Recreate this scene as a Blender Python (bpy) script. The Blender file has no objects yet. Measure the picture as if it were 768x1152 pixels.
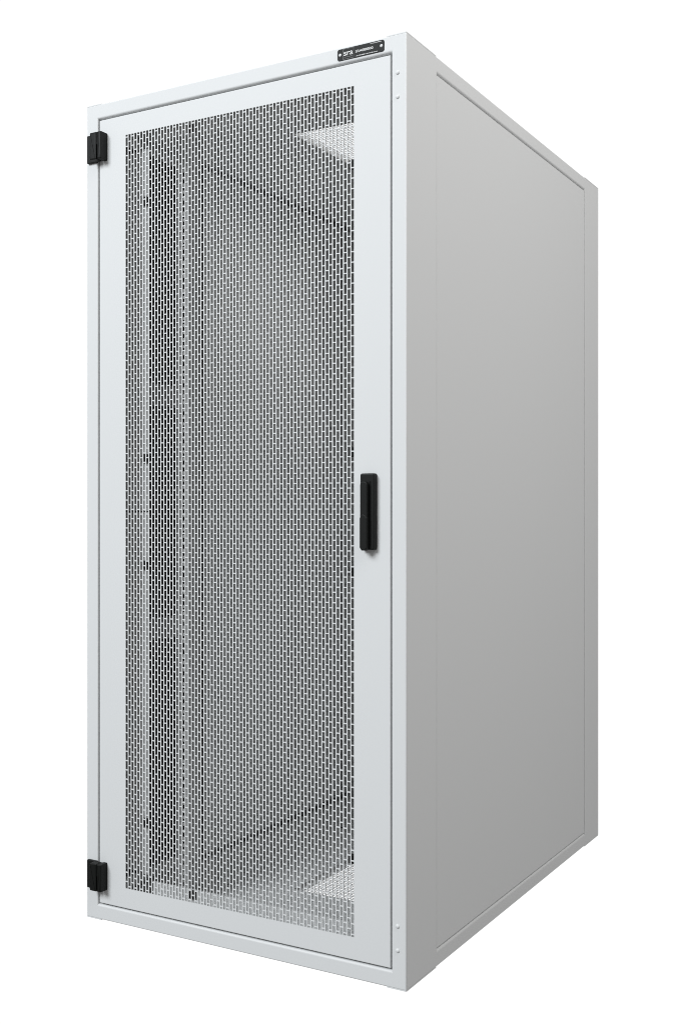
import bpy, bmesh, math, random
from mathutils import Vector, Matrix, Euler

random.seed(7)
sc = bpy.context.scene
COL = sc.collection

# ------------------------------------------------------------------ sizes
W, D, H = 0.800, 1.200, 1.8174        # outer size of the cabinet
C = H / 2
STEP = 0.0012                         # corner castings stand proud of the beams
ZB, ZT = STEP, H - STEP

# ------------------------------------------------------------------ materials
def mat(name):
    m = bpy.data.materials.new(name)
    m.use_nodes = True
    nt = m.node_tree
    return m, nt, nt.nodes["Principled BSDF"]

def powder(name, col, rough=0.5, spec=0.35, bump=0.12, scale=900.0, vary=0.03):
    m, nt, p = mat(name)
    tc = nt.nodes.new("ShaderNodeTexCoord")
    n1 = nt.nodes.new("ShaderNodeTexNoise")
    n1.inputs["Scale"].default_value = scale
    n1.inputs["Detail"].default_value = 2.0
    nt.links.new(tc.outputs["Object"], n1.inputs["Vector"])
    b = nt.nodes.new("ShaderNodeBump")
    b.inputs["Strength"].default_value = bump
    b.inputs["Distance"].default_value = 0.0004
    nt.links.new(n1.outputs["Fac"], b.inputs["Height"])
    nt.links.new(b.outputs["Normal"], p.inputs["Normal"])
    n2 = nt.nodes.new("ShaderNodeTexNoise")
    n2.inputs["Scale"].default_value = 3.0
    n2.inputs["Detail"].default_value = 4.0
    nt.links.new(tc.outputs["Object"], n2.inputs["Vector"])
    mr = nt.nodes.new("ShaderNodeMapRange")
    mr.inputs["To Min"].default_value = rough - vary
    mr.inputs["To Max"].default_value = rough + vary
    nt.links.new(n2.outputs["Fac"], mr.inputs["Value"])
    nt.links.new(mr.outputs["Result"], p.inputs["Roughness"])
    p.inputs["Base Color"].default_value = (*col, 1)
    p.inputs["Specular IOR Level"].default_value = spec
    return m

M_PAINT = powder("light_grey_powder_coat", (0.62, 0.625, 0.625), 0.6, 0.2)
M_IN = powder("inner_grey_powder_coat", (0.68, 0.685, 0.68), 0.65, 0.2)
M_RAIL = powder("shaded_grey_rail", (0.48, 0.48, 0.475), 0.6, 0.2)  # rails and blanking panels: interior shade put into a darker grey
M_BLACK = powder("black_plastic", (0.0045, 0.005, 0.0045), 0.5, 0.2, 0.3, 1400)
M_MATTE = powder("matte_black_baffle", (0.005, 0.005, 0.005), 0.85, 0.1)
M_GAP_SHADE = powder("dark_grey_gap_shade", (0.13, 0.13, 0.13), 0.8, 0.15)  # dark grey painting the shade in the liner gaps
M_BRKT = powder("dark_grey_bracket", (0.30, 0.30, 0.30), 0.6, 0.3)
M_PLATE = powder("charcoal_plate", (0.036, 0.037, 0.037), 0.75, 0.1, 0.02)
M_PRINT = powder("pale_print", (0.72, 0.72, 0.71), 0.6, 0.2, 0.0)
M_FAINT = powder("grey_print", (0.22, 0.22, 0.22), 0.6, 0.2, 0.0)

# ------------------------------------------------------------------ mesh helpers
def obj(name, bm, m, parent=None, label=None, recalc=False):
    if recalc:
        bmesh.ops.recalc_face_normals(bm, faces=bm.faces)
    me = bpy.data.meshes.new(name)
    bm.to_mesh(me); bm.free()
    me.materials.append(m)
    o = bpy.data.objects.new(name, me)
    COL.objects.link(o)
    if parent: o.parent = parent
    if label: o["label"] = label
    return o

def box(bm, x0, x1, y0, y1, z0, z1):
    vs = [bm.verts.new(p) for p in ((x0,y0,z0),(x1,y0,z0),(x1,y1,z0),(x0,y1,z0),
                                    (x0,y0,z1),(x1,y0,z1),(x1,y1,z1),(x0,y1,z1))]
    for f in ((0,3,2,1),(4,5,6,7),(0,1,5,4),(1,2,6,5),(2,3,7,6),(3,0,4,7)):
        bm.faces.new([vs[i] for i in f])
    return vs

def bbox(x0, x1, y0, y1, z0, z1, r=0.0, seg=2):
    bm = bmesh.new()
    box(bm, x0, x1, y0, y1, z0, z1)
    if r: bmesh.ops.bevel(bm, geom=list(bm.edges), offset=r, segments=seg, profile=0.5, affect='EDGES')
    return bm

def merge(a, b):
    me = bpy.data.meshes.new("tmp"); b.to_mesh(me); b.free()
    a.from_mesh(me); bpy.data.meshes.remove(me)

def prism(pts, y0, y1, r=0.0, seg=2, axis='y', edges='front'):
    """outline pts in x,z extruded from y1 (back) to y0 (front)"""
    bm = bmesh.new()
    f = [bm.verts.new((x, y0, z)) for x, z in pts]
    b = [bm.verts.new((x, y1, z)) for x, z in pts]
    ff = bm.faces.new(f); bm.faces.new(list(reversed(b)))
    n = len(pts)
    for i in range(n):
        bm.faces.new((f[i], b[i], b[(i+1) % n], f[(i+1) % n]))
    bmesh.ops.recalc_face_normals(bm, faces=bm.faces)
    if r:
        bmesh.ops.bevel(bm, geom=list(ff.edges), offset=r, segments=seg, profile=0.5, affect='EDGES')
    return bm

def dome(bm, c, r, h, n=Vector((0, -1, 0)), seg=16, rings=4):
    n = Vector(n).normalized()
    u = n.orthogonal().normalized(); v = n.cross(u)
    prev = None
    for k in range(rings + 1):
        a = math.pi / 2 * k / rings
        rr, hh = r * math.cos(a), h * math.sin(a)
        if k == rings:
            top = bm.verts.new(Vector(c) + n * h)
            for i in range(seg): bm.faces.new((prev[i], prev[(i+1) % seg], top))
        else:
            ring = [bm.verts.new(Vector(c) + n*hh + (u*math.cos(t) + v*math.sin(t))*rr)
                    for t in [2*math.pi*i/seg for i in range(seg)]]
            if prev:
                for i in range(seg): bm.faces.new((prev[i], prev[(i+1) % seg], ring[(i+1) % seg], ring[i]))
            prev = ring

def ring_face(bm, to3, outer, inner, ru, rv, depth, seg=5):
    """flat sheet `outer` with the window `inner`; the rim of the window rolls
    inwards with radii ru (left/right rims) and rv (top/bottom rims)"""
    u0, u1, v0, v1 = inner
    prof = [(ru, rv, 0.0)]
    for k in range(1, seg + 1):
        a = math.pi / 2 * k / seg
        prof.append((ru * (1 - math.sin(a)), rv * (1 - math.sin(a)), max(ru, rv) * (1 - math.cos(a))))
    prof.append((0.0, 0.0, depth))
    rings = [[to3(outer[0], outer[2], 0), to3(outer[1], outer[2], 0), to3(outer[1], outer[3], 0), to3(outer[0], outer[3], 0)]]
    for a, b, d in prof:
        rings.append([to3(u0 - a, v0 - b, d), to3(u1 + a, v0 - b, d), to3(u1 + a, v1 + b, d), to3(u0 - a, v1 + b, d)])
    vr = [[bm.verts.new(p) for p in r] for r in rings]
    for a, b in zip(vr, vr[1:]):
        for i in range(4):
            f = bm.faces.new((a[i], a[(i+1) % 4], b[(i+1) % 4], b[i]))
    return vr

# ------------------------------------------------------------------ cabinet root
cab = bpy.data.objects.new("server_cabinet", None)
cab.empty_display_size = 0.2
COL.objects.link(cab)
cab["label"] = "tall light grey network rack cabinet with perforated front door and black swing handle"
cab["category"] = "server cabinet"

# ---- outer frame: a bevelled box whose six faces are sheets with rolled windows
BR = 0.0025
bm = bmesh.new()
box(bm, 0, W, 0, D, ZB, ZT)
bmesh.ops.bevel(bm, geom=list(bm.edges), offset=BR, segments=3, profile=0.5, affect='EDGES')
big = [f for f in bm.faces if f.calc_area() > 0.3]
bmesh.ops.delete(bm, geom=big, context='FACES_ONLY')
for f in bm.faces: f.smooth = True
OX0, OX1 = 0.0332, 0.7684                       # door window
OZ0, OZ1 = C - 0.8748, C + 0.8748
SY0, SY1 = 0.1335, 1.0745                       # side panel window
SZ0, SZ1 = C - 0.8735, C + 0.8735
V = (0.335, 0.665, 0.335, 0.865)                # vent window in roof and base
fr = (BR, W-BR, ZB+BR, ZT-BR); sd = (BR, D-BR, ZB+BR, ZT-BR); tp = (BR, W-BR, BR, D-BR)
ring_face(bm, lambda u, v, d: (u, d, v), fr, (OX0, OX1, OZ0, OZ1), 0.0022, 0.0045, 0.030)
ring_face(bm, lambda u, v, d: (u, D-d, v), fr, (OX0, OX1, OZ0, OZ1), 0.0022, 0.0045, 0.030)
ring_face(bm, lambda u, v, d: (W-d, u, v), sd, (SY0, SY1, SZ0, SZ1), 0.0006, 0.0060, 0.0135)
ring_face(bm, lambda u, v, d: (d, u, v), sd, (SY0, SY1, SZ0, SZ1), 0.0006, 0.0060, 0.0135)
ring_face(bm, lambda u, v, d: (u, v, ZT-d), tp, V, 0.002, 0.002, 0.0176)
ring_face(bm, lambda u, v, d: (u, v, ZB+d), tp, V, 0.002, 0.002, 0.0176)
# closed inner face of the front/rear window frames (folded sheet)
for y0, y1 in ((0.030, 0.0315), (D-0.0315, D-0.030)):
    box(bm, 0.004, 0.060, y0, y1, 0.010, H-0.010)
    box(bm, W-0.060, W-0.004, y0, y1, 0.010, H-0.010)
    box(bm, 0.060, W-0.060, y0, y1, 0.010, C-0.848)
    box(bm, 0.060, W-0.060, y0, y1, C+0.848, H-0.010)
bmesh.ops.recalc_face_normals(bm, faces=bm.faces)
frame = obj("frame", bm, M_PAINT, cab)

# corner castings at the eight corners, a little proud of the beams
for z0, z1 in ((0.0, ZB+0.001), (ZT-0.001, H)):
    for x0, x1 in ((0.0, 0.043), (W-0.043, W)):
        for y0, y1 in ((0.0, SY0), (SY1, D)):
            bm = bmesh.new()
            e = 0.0001
            box(bm, x0+e, x1-e, y0+e, y1-e, z0, z1)
            vert = [ed for ed in bm.edges if abs(ed.verts[0].co.z - ed.verts[1].co.z) > 1e-6]
            bmesh.ops.bevel(bm, geom=vert, offset=BR, segments=3, profile=0.5, affect='EDGES')
            # bring the top or bottom rim in a touch
            obj("corner_cap", bm, M_PAINT, cab)

# side panels
for side in (0, 1):
    for_x = (0.0004, 0.0125) if side == 0 else (W-0.0125, W-0.0004)
    p = obj("side_panel", bbox(*for_x, SY0+0.0014, SY1-0.0014, SZ0+0.0026, SZ1-0.0026, 0.0012, 2), M_PAINT, cab)

# inner liners (inside skin of the side walls), with two upright joints
for side in (0, 1):
    bm = bmesh.new()
    xa, xb = (0.0175, 0.0190) if side == 0 else (W-0.0190, W-0.0175)
    for a, b in ((0.034, 0.4000), (0.4075, 1.1000), (1.1120, D-0.034)):
        box(bm, xa, xb, a, b, C-0.873, C+0.873)
    obj("inner_wall", bm, M_IN, cab)

# dark strips stand in for shade between liner, decks and rear posts
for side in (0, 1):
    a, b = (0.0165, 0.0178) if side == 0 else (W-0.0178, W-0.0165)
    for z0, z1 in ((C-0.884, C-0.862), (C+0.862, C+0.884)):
        obj("gap_shade_strip", bbox(a, b, 0.360, 1.150, z0, z1), M_GAP_SHADE, cab)
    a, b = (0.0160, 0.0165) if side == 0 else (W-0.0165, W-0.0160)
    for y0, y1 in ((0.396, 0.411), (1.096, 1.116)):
        obj("gap_shade_strip", bbox(a, b, y0, y1, C-0.862, C+0.862), M_GAP_SHADE, cab)

# roof and base decks with their window, and the fine grille in each
def sheet_window(bm, x0, x1, y0, y1, v, z0, z1):
    box(bm, x0, v[0], y0, y1, z0, z1)
    box(bm, v[1], x1, y0, y1, z0, z1)
    box(bm, v[0], v[1], y0, v[2], z0, z1)
    box(bm, v[0], v[1], v[3], y1, z0, z1)

def grille(z, name="vent_grille", parent=None):
    bm = bmesh.new()
    p, w, t = 0.0085, 0.0011, 0.0010
    n = int((V[1]-V[0]) / p)
    for i in range(1, n+1):
        x = V[0] + (V[1]-V[0]) * i / (n+1)
        box(bm, x-w/2, x+w/2, V[2], V[3], z, z+t)
    n = int((V[3]-V[2]) / p)
    for i in range(1, n+1):
        y = V[2] + (V[3]-V[2]) * i / (n+1)
        box(bm, V[0], V[1], y-w/2, y+w/2, z+t*0.5, z+t*1.5)
    return obj(name, bm, M_PAINT, parent)

DK = 0.888
bm = bmesh.new(); sheet_window(bm, 0.003, W-0.003, 0.032, D-0.032, V, C+DK, C+DK+0.0015)
roof = obj("roof_deck", bm, M_IN, cab)
bm = bmesh.new(); sheet_window(bm, 0.003, W-0.003, 0.032, D-0.032, V, C-DK-0.0015, C-DK)
base = obj("base_deck", bm, M_IN, cab)
grille(C+DK+0.006, parent=roof)
grille(C-DK-0.008, parent=base)

def screw(parent, c, n, r=0.0045):
    bm = bmesh.new(); dome(bm, c, r, 0.002, n, 12, 2)
    return obj("screw", bm, M_BLACK, parent)
for zz, par, n in ((C-DK, base, (0,0,1)), (C+DK, roof, (0,0,-1))):
    for x, y in ((0.07, 0.313), (0.185, 0.287), (0.176, 0.842)):
        for xx in (x, W-x): screw(par, (xx, y, zz), n)

# ---- front door: folded frame, perforated sheet, handle
DX0, DX1 = 0.0368, 0.7655
DZ0, DZ1 = C-0.8710, C+0.8710
PX0, PX1 = 0.1110, 0.6870
PZ0, PZ1 = C-0.8270, C+0.8270
T = 0.0021
bm = bmesh.new()
DF = 0.0006
vs = []
def door_frame(bm, x0, x1, z0, z1, px0, px1, pz0, pz1):
    r = 0.0018
    prof = [(0.0, 0.020), (0.0, r)] + [(r*(1-math.cos(a)), r*(1-math.sin(a))) for a in (math.pi/8, math.pi/4, 3*math.pi/8, math.pi/2)]
    rings = []
    for ins, d in prof:
        rings.append([(x0+ins, DF+d, z0+ins), (x1-ins, DF+d, z0+ins), (x1-ins, DF+d, z1-ins), (x0+ins, DF+d, z1-ins)])
    rings.append([(px0, DF, pz0), (px1, DF, pz0), (px1, DF, pz1), (px0, DF, pz1)])
    rings.append([(px0, DF+T, pz0), (px1, DF+T, pz0), (px1, DF+T, pz1), (px0, DF+T, pz1)])
    q = 0.0019
    rings.append([(x0+q, DF+T, z0+q), (x1-q, DF+T, z0+q), (x1-q, DF+T, z1-q), (x0+q, DF+T, z1-q)])
    rings.append([(x0+q, DF+0.020, z0+q), (x1-q, DF+0.020, z0+q), (x1-q, DF+0.020, z1-q), (x0+q, DF+0.020, z1-q)])
    rings.append(rings[0])
    vr = [[bm.verts.new(p) for p in r_] for r_ in rings]
    for a, b in zip(vr, vr[1:]):
        for i in range(4): bm.faces.new((a[i], a[(i+1) % 4], b[(i+1) % 4], b[i]))
door_frame(bm, DX0, DX1, DZ0, DZ1, PX0, PX1, PZ0, PZ1)
bmesh.ops.remove_doubles(bm, verts=bm.verts, dist=1e-6)
door = obj("door", bm, M_PAINT, cab, recalc=True)

# perforated sheet: upright bars with short staggered bridges between them
NC, NR = 70, 81
pitch = (PX1-PX0) / NC
rp = (PZ1-PZ0) / NR
slot = pitch * 0.76
bar = pitch - slot
bridge = 0.0021
bm = bmesh.new()
for i in range(NC + 1):
    xc = PX0 + pitch * i
    xa, xb = max(PX0, xc - bar/2), min(PX1, xc + bar/2)
    box(bm, xa, xb, DF, DF+T, PZ0, PZ1)
for i in range(NC):
    xa, xb = PX0 + pitch*i + bar/2, PX0 + pitch*(i+1) - bar/2
    off = 0.25 if i % 2 else 0.75
    for j in range(NR):
        zc = PZ0 + (j + off) * rp
        za, zb = max(PZ0, zc-bridge/2), min(PZ1, zc+bridge/2)
        if zb - za > 1e-4: box(bm, xa, xb, DF, DF+T, za, zb)
obj("perforated_sheet", bm, M_PAINT, door)

# swing handle
def rounded(x0, x1, z0, z1, r, n=5, cx=None):
    pts = []
    for (a0, cx_, cz_) in ((180, x0+r, z0+r), (270, x1-r, z0+r), (0, x1-r, z1-r), (90, x0+r, z1-r)):
        for k in range(n+1):
            a = math.radians(a0 + 90*k/n)
            pts.append((cx_ + r*math.cos(a), cz_ + r*math.sin(a)))
    return pts
hb = prism(rounded(0.7065, 0.7370, C-0.0735, C+0.0735, 0.004), -0.0125, 0.0004, 0.0028, 3)
handle = obj("handle_base", hb, M_BLACK, door)
lv = prism(rounded(0.7110, 0.7265, C-0.060, C+0.0580, 0.0070, 6), -0.0215, -0.0127, 0.002, 3)
obj("handle_lever", lv, M_BLACK, door)
lc = prism([(0.7108, C-0.0690), (0.7145, C-0.0745), (0.7235, C-0.0745), (0.7268, C-0.0690),
            (0.7268, C-0.0120), (0.7235, C-0.0065), (0.7188, C-0.0040), (0.7143, C-0.0065), (0.7108, C-0.0120)],
           -0.0228, -0.0129, 0.0022, 3)
obj("lock_cover", lc, M_BLACK, door)
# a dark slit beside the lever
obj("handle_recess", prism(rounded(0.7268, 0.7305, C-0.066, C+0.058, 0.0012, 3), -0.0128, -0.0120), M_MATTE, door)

# hinges
for zc in (C-0.809, C+0.809):
    z0, z1 = zc-0.031, zc+0.031
    bm = prism(rounded(0.0055, 0.0330, z0, z1, 0.0016, 3), -0.0060, 0.0006, 0.0014, 2)
    h = obj("hinge", bm, M_BLACK, cab)
    # barrel leaf
    bb = prism(rounded(0.0270, 0.0462, z0+0.0006, z1-0.0006, 0.002, 3), -0.0215, -0.0030, 0.0030, 3)
    obj("hinge_barrel", bb, M_BLACK, h)
    web = bbox(0.0462, 0.0486, -0.0190, -0.0020, zc+0.0035, z1-0.001, 0.0)
    obj("hinge_web", web, M_BLACK, h)
    rb = prism(rounded(0.0486, 0.0598, z0+0.0006, z1-0.0006, 0.002, 3), -0.0215, 0.0004, 0.0030, 3)
    obj("hinge_leaf", rb, M_BLACK, h)

# rivets on the right-hand stile
for dz in (0.7880, 0.8340):
    for s in (-1, 1):
        bm = bmesh.new(); dome(bm, (0.7815, 0.0002, C + s*dz), 0.0042, 0.0026, (0, -1, 0), 20, 6)
        for f in bm.faces: f.smooth = True
        obj("rivet", bm, M_PAINT, cab)

# ---- name plate
NX0, NX1, NZ0, NZ1 = 0.6500, 0.7530, C+0.8805, C+0.9030
plate = obj("nameplate", prism(rounded(NX0, NX1, NZ0, NZ1, 0.0042, 5), -0.0012, 0.0002, 0.0003, 1), M_PLATE, cab)
for x in (NX0+0.0060, NX1-0.0060):
    bm = bmesh.new(); dome(bm, (x, -0.0012, (NZ0+NZ1)/2), 0.0030, 0.0012, (0, -1, 0), 18, 5)
    for f in bm.faces: f.smooth = True
    obj("plate_rivet", bm, M_PAINT, plate)

def text(body, size, x, z, bold=0.0, shear=0.0, width=None):
    cu = bpy.data.curves.new("lettering", 'FONT')
    cu.body = body; cu.size = size; cu.extrude = 0.0001; cu.offset = bold
    cu.shear = shear; cu.align_x = 'LEFT'
    tmp = bpy.data.objects.new("lettering", cu)
    COL.objects.link(tmp)
    bpy.context.view_layer.update()
    me = bpy.data.meshes.new_from_object(tmp.evaluated_get(bpy.context.evaluated_depsgraph_get()))
    bpy.data.objects.remove(tmp); bpy.data.curves.remove(cu)
    bm = bmesh.new(); bm.from_mesh(me); bpy.data.meshes.remove(me)
    xs = [v.co.x for v in bm.verts]
    k = (width / (max(xs)-min(xs))) if width else 1.0
    mn = min(xs)
    for v in bm.verts:
        v.co = Vector((x + (v.co.x-mn)*k, -0.00135 - v.co.z, z + v.co.y))
    return bm
PZ = (NZ0+NZ1)/2
obj("lettering", text("sra", 0.0155, 0.6645, PZ-0.0030, 0.00008, 0, 0.0200), M_PRINT, plate)
obj("lettering", text("SRA000000", 0.0068, 0.6905, PZ-0.0020, 0.00006, 0, 0.0385), M_PRINT, plate)
bm = bmesh.new()
y0, y1 = -0.00142, -0.0011
bx0, bx1, bz0, bz1, q = 0.6625, 0.6865, NZ0+0.0012, NZ1-0.0012, 0.0005
box(bm, bx0, bx1, y0, y1, bz0, bz0+q); box(bm, bx0, bx1, y0, y1, bz1-q, bz1)
box(bm, bx0, bx0+q, y0, y1, bz0+q, bz1-q); box(bm, bx1-q, bx1, y0, y1, bz0+q, bz1-q)
obj("logo_border", bm, M_FAINT, plate)
# three rows of print too small to read in the photograph
def tiny(x0, x1, zc, h):
    bm = bmesh.new(); x = x0
    while x < x1:
        w = random.uniform(0.0007, 0.0013)
        hh = h * random.choice((0.7, 0.7, 1.0))
        box(bm, x, min(x+w, x1), y0, y1, zc-h/2, zc-h/2+hh)
        x += w + random.choice((0.0003, 0.0003, 0.0003, 0.0010))
    return bm
obj("small_print", tiny(0.6905, 0.7390, NZ0+0.0028, 0.0015), M_PRINT, plate)
obj("small_print", tiny(0.7230, 0.7480, NZ1-0.0024, 0.0013), M_PRINT, plate)
obj("small_print", tiny(0.6655, 0.6840, PZ-0.0060, 0.0012), M_FAINT, plate)

# ---- inside: blanking panels with black clips, rails, baffles, brackets
def mirror(x0, x1, side):
    return (x0, x1) if side == 0 else (W-x1, W-x0)

for side in (0, 1):
    for z0, z1 in ((C-0.802, C-0.0012), (C+0.0012, C+0.802)):
        bm = bmesh.new()
        box(bm, *(0.0190, 0.1260) if side == 0 else (W-0.1180, W-0.0190), 0.0450, 0.0465, z0, z1)
        # folded edge towards the opening
        xa, xb = (0.1260, 0.1330) if side == 0 else (W-0.1180, W-0.1240)
        xc = 0.1450 if side == 0 else W-0.1320
        for (p, q_, ya, yb) in ((xa, xb, 0.0450, 0.0370), (xb, xc, 0.0370, 0.0370)):
            v = [bm.verts.new(t) for t in ((p, ya, z0), (q_, yb, z0), (q_, yb, z1), (p, ya, z1))]
            w_ = [bm.verts.new((t.co.x, t.co.y+0.0015, t.co.z)) for t in v]
            bm.faces.new(v); bm.faces.new(w_)
            for i in range(4): bm.faces.new((v[i], v[(i+1) % 4], w_[(i+1) % 4], w_[i]))
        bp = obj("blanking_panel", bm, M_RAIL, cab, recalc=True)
        zs = (C-0.686, C-0.118) if z1 < C+0.01 and z0 < C-0.1 else (C+0.118, C+0.686)
        for zz in zs:
            a, b = (0.1325, 0.1460) if side == 0 else (0.6575, 0.6700)
            obj("clip", bbox(a, b, 0.0300, 0.0368, zz-0.0095, zz+0.0095, 0.0015), M_BLACK, bp)
for s in (-1, 1):
    # header and footer plate behind the door opening
    za, zb = sorted((C + s*0.818, C + s*0.850))
    hp = obj("cross_plate", bbox(0.1500, W-0.1500, 0.0480, 0.0500, za, zb), M_IN, cab)
    for x in (0.262,):
        obj("clip", bbox(x-0.007, x+0.007, 0.0400, 0.0478, C+s*0.828-0.009, C+s*0.828+0.009, 0.0015), M_BLACK, hp)

def holed_strip(bm, axis, a0, a1, h0, h1, t0, t1, z0, z1, pitch=0.015875, hs=0.0095):
    """upright strip a0..a1 wide with a column of square holes h0..h1; axis 'x' = face across x, 'y' = face across y"""
    def b(a, a_, z, z_):
        if axis == 'x': box(bm, a, a_, t0, t1, z, z_)
        else: box(bm, t0, t1, a, a_, z, z_)
    b(a0, h0, z0, z1); b(h1, a1, z0, z1)
    n = int((z1-z0) / pitch); m = (z1-z0-n*pitch)/2
    z = z0
    for i in range(n):
        zz = z0 + m + i*pitch + (pitch-hs)/2
        b(h0, h1, z, zz); z = zz + hs
    b(h0, h1, z, z1)

for y, back in ((0.122, 1), (0.950, -1)):
    for side in (0, 1):
        bm = bmesh.new()
        f0, f1 = mirror(0.1600, 0.1900, side)
        h0, h1 = mirror(0.1700, 0.1795, side)
        holed_strip(bm, 'x', f0, f1, h0, h1, min(y, y+back*0.002), max(y, y+back*0.002), C-0.850, C+0.850)
        g0, g1 = mirror(0.1880, 0.1900, side)
        ys = sorted((y+back*0.002, y+back*0.048))
        yh = sorted((y+back*0.010, y+back*0.0195))
        holed_strip(bm, 'y', ys[0], ys[1], yh[0], yh[1], g0, g1, C-0.850, C+0.850)
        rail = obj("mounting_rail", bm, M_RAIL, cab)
        if side: rail.location.x = 0.012

for side in (0, 1):
    a, b = mirror(0.0195, 0.0260, side)
    bf = obj("baffle", bbox(a, b, 0.0600, 0.3350, C-0.845, C+0.845, 0.001), M_MATTE, cab)
    a, b = mirror(0.0190, 0.0300, side)
    for z in (-0.280, 0.280):
        obj("bracket", bbox(a, b, 0.170, 0.330, C+z-0.026, C+z+0.026, 0.001), M_BRKT, bf)
    # depth struts carrying the rails
for s in (-1, 1):
    for side in (0, 1):
        a, b = mirror(0.0190, 0.0210, side)
        for y in (1.049,):
            bm = bmesh.new(); dome(bm, (a if side else b, y, C+s*0.255), 0.005, 0.002, (1 if side == 0 else -1, 0, 0), 12, 2)
            obj("screw", bm, M_BLACK, cab)

# rear door, plain sheet
bm = bmesh.new()
box(bm, DX0, DX1, D-0.020, D-0.001, DZ0, DZ1)
obj("rear_door", bm, M_PAINT, cab)

# ------------------------------------------------------------------ viewpoint
R30 = math.radians(29.93)
FWD = Vector((-math.sin(R30), math.cos(R30), 0)); RGT = Vector((math.cos(R30), math.sin(R30), 0))
CAM = Vector((1.76104, -1.91511, C - 0.0007))
# ------------------------------------------------------------------ light
def area(name, loc, target, sx, sy, power, col):
    l = bpy.data.lights.new(name, 'AREA'); l.shape = 'RECTANGLE'; l.size = sx; l.size_y = sy
    l.energy = power; l.color = col
    o = bpy.data.objects.new(name, l); COL.objects.link(o); o.location = loc
    o.rotation_euler = (Vector(target)-Vector(loc)).to_track_quat('-Z', 'Y').to_euler()
    return o
area("key_softbox", (-1.7, -6.3, 5.3), (0.5, 0, 1.0), 3.8, 3.0, 750, (0.92, 0.965, 1.0))
area("side_softbox", (3.0, -0.1, 3.4), (0.8, 0.5, 1.3), 2.4, 2.4, 78, (1.0, 0.99, 0.975))

AMB = 0.26
w = bpy.data.worlds.new("World"); sc.world = w; w.use_nodes = True
nt = w.node_tree
bg = nt.nodes["Background"]
# added light gradient: white backdrop behind the cabinet, dimmed elsewhere to limit fill
tc = nt.nodes.new("ShaderNodeTexCoord")
dt = nt.nodes.new("ShaderNodeVectorMath"); dt.operation = 'DOT_PRODUCT'
dt.inputs[1].default_value = FWD
nt.links.new(tc.outputs["Generated"], dt.inputs[0])
mr = nt.nodes.new("ShaderNodeMapRange"); mr.interpolation_type = 'SMOOTHSTEP'
mr.inputs["From Min"].default_value = math.cos(math.radians(66))
mr.inputs["From Max"].default_value = math.cos(math.radians(48))
mr.inputs["To Min"].default_value = AMB; mr.inputs["To Max"].default_value = 1.06
nt.links.new(dt.outputs["Value"], mr.inputs["Value"])
nt.links.new(mr.outputs["Result"], bg.inputs["Strength"])
bg.inputs["Color"].default_value = (1, 1, 1, 1)

# ------------------------------------------------------------------ camera
cd = bpy.data.cameras.new("camera"); cam = bpy.data.objects.new("camera", cd); COL.objects.link(cam)
cam.location = CAM
cam.rotation_euler = (math.radians(90), 0, R30)
cd.sensor_fit = 'VERTICAL'; cd.sensor_height = 36.0
cd.lens = 1272.4 / 1152 * 36.0
cd.clip_start = 0.05; cd.clip_end = 100
sc.camera = cam

sc.view_settings.view_transform = 'Standard'
sc.view_settings.look = 'None'
sc.view_settings.exposure = 0
sc.view_settings.gamma = 1
sc.cycles.use_denoising = True
sc.cycles.pixel_filter_type = 'BLACKMAN_HARRIS'
sc.cycles.filter_width = 1.0
sc.cycles.max_bounces = 10
sc.cycles.diffuse_bounces = 8
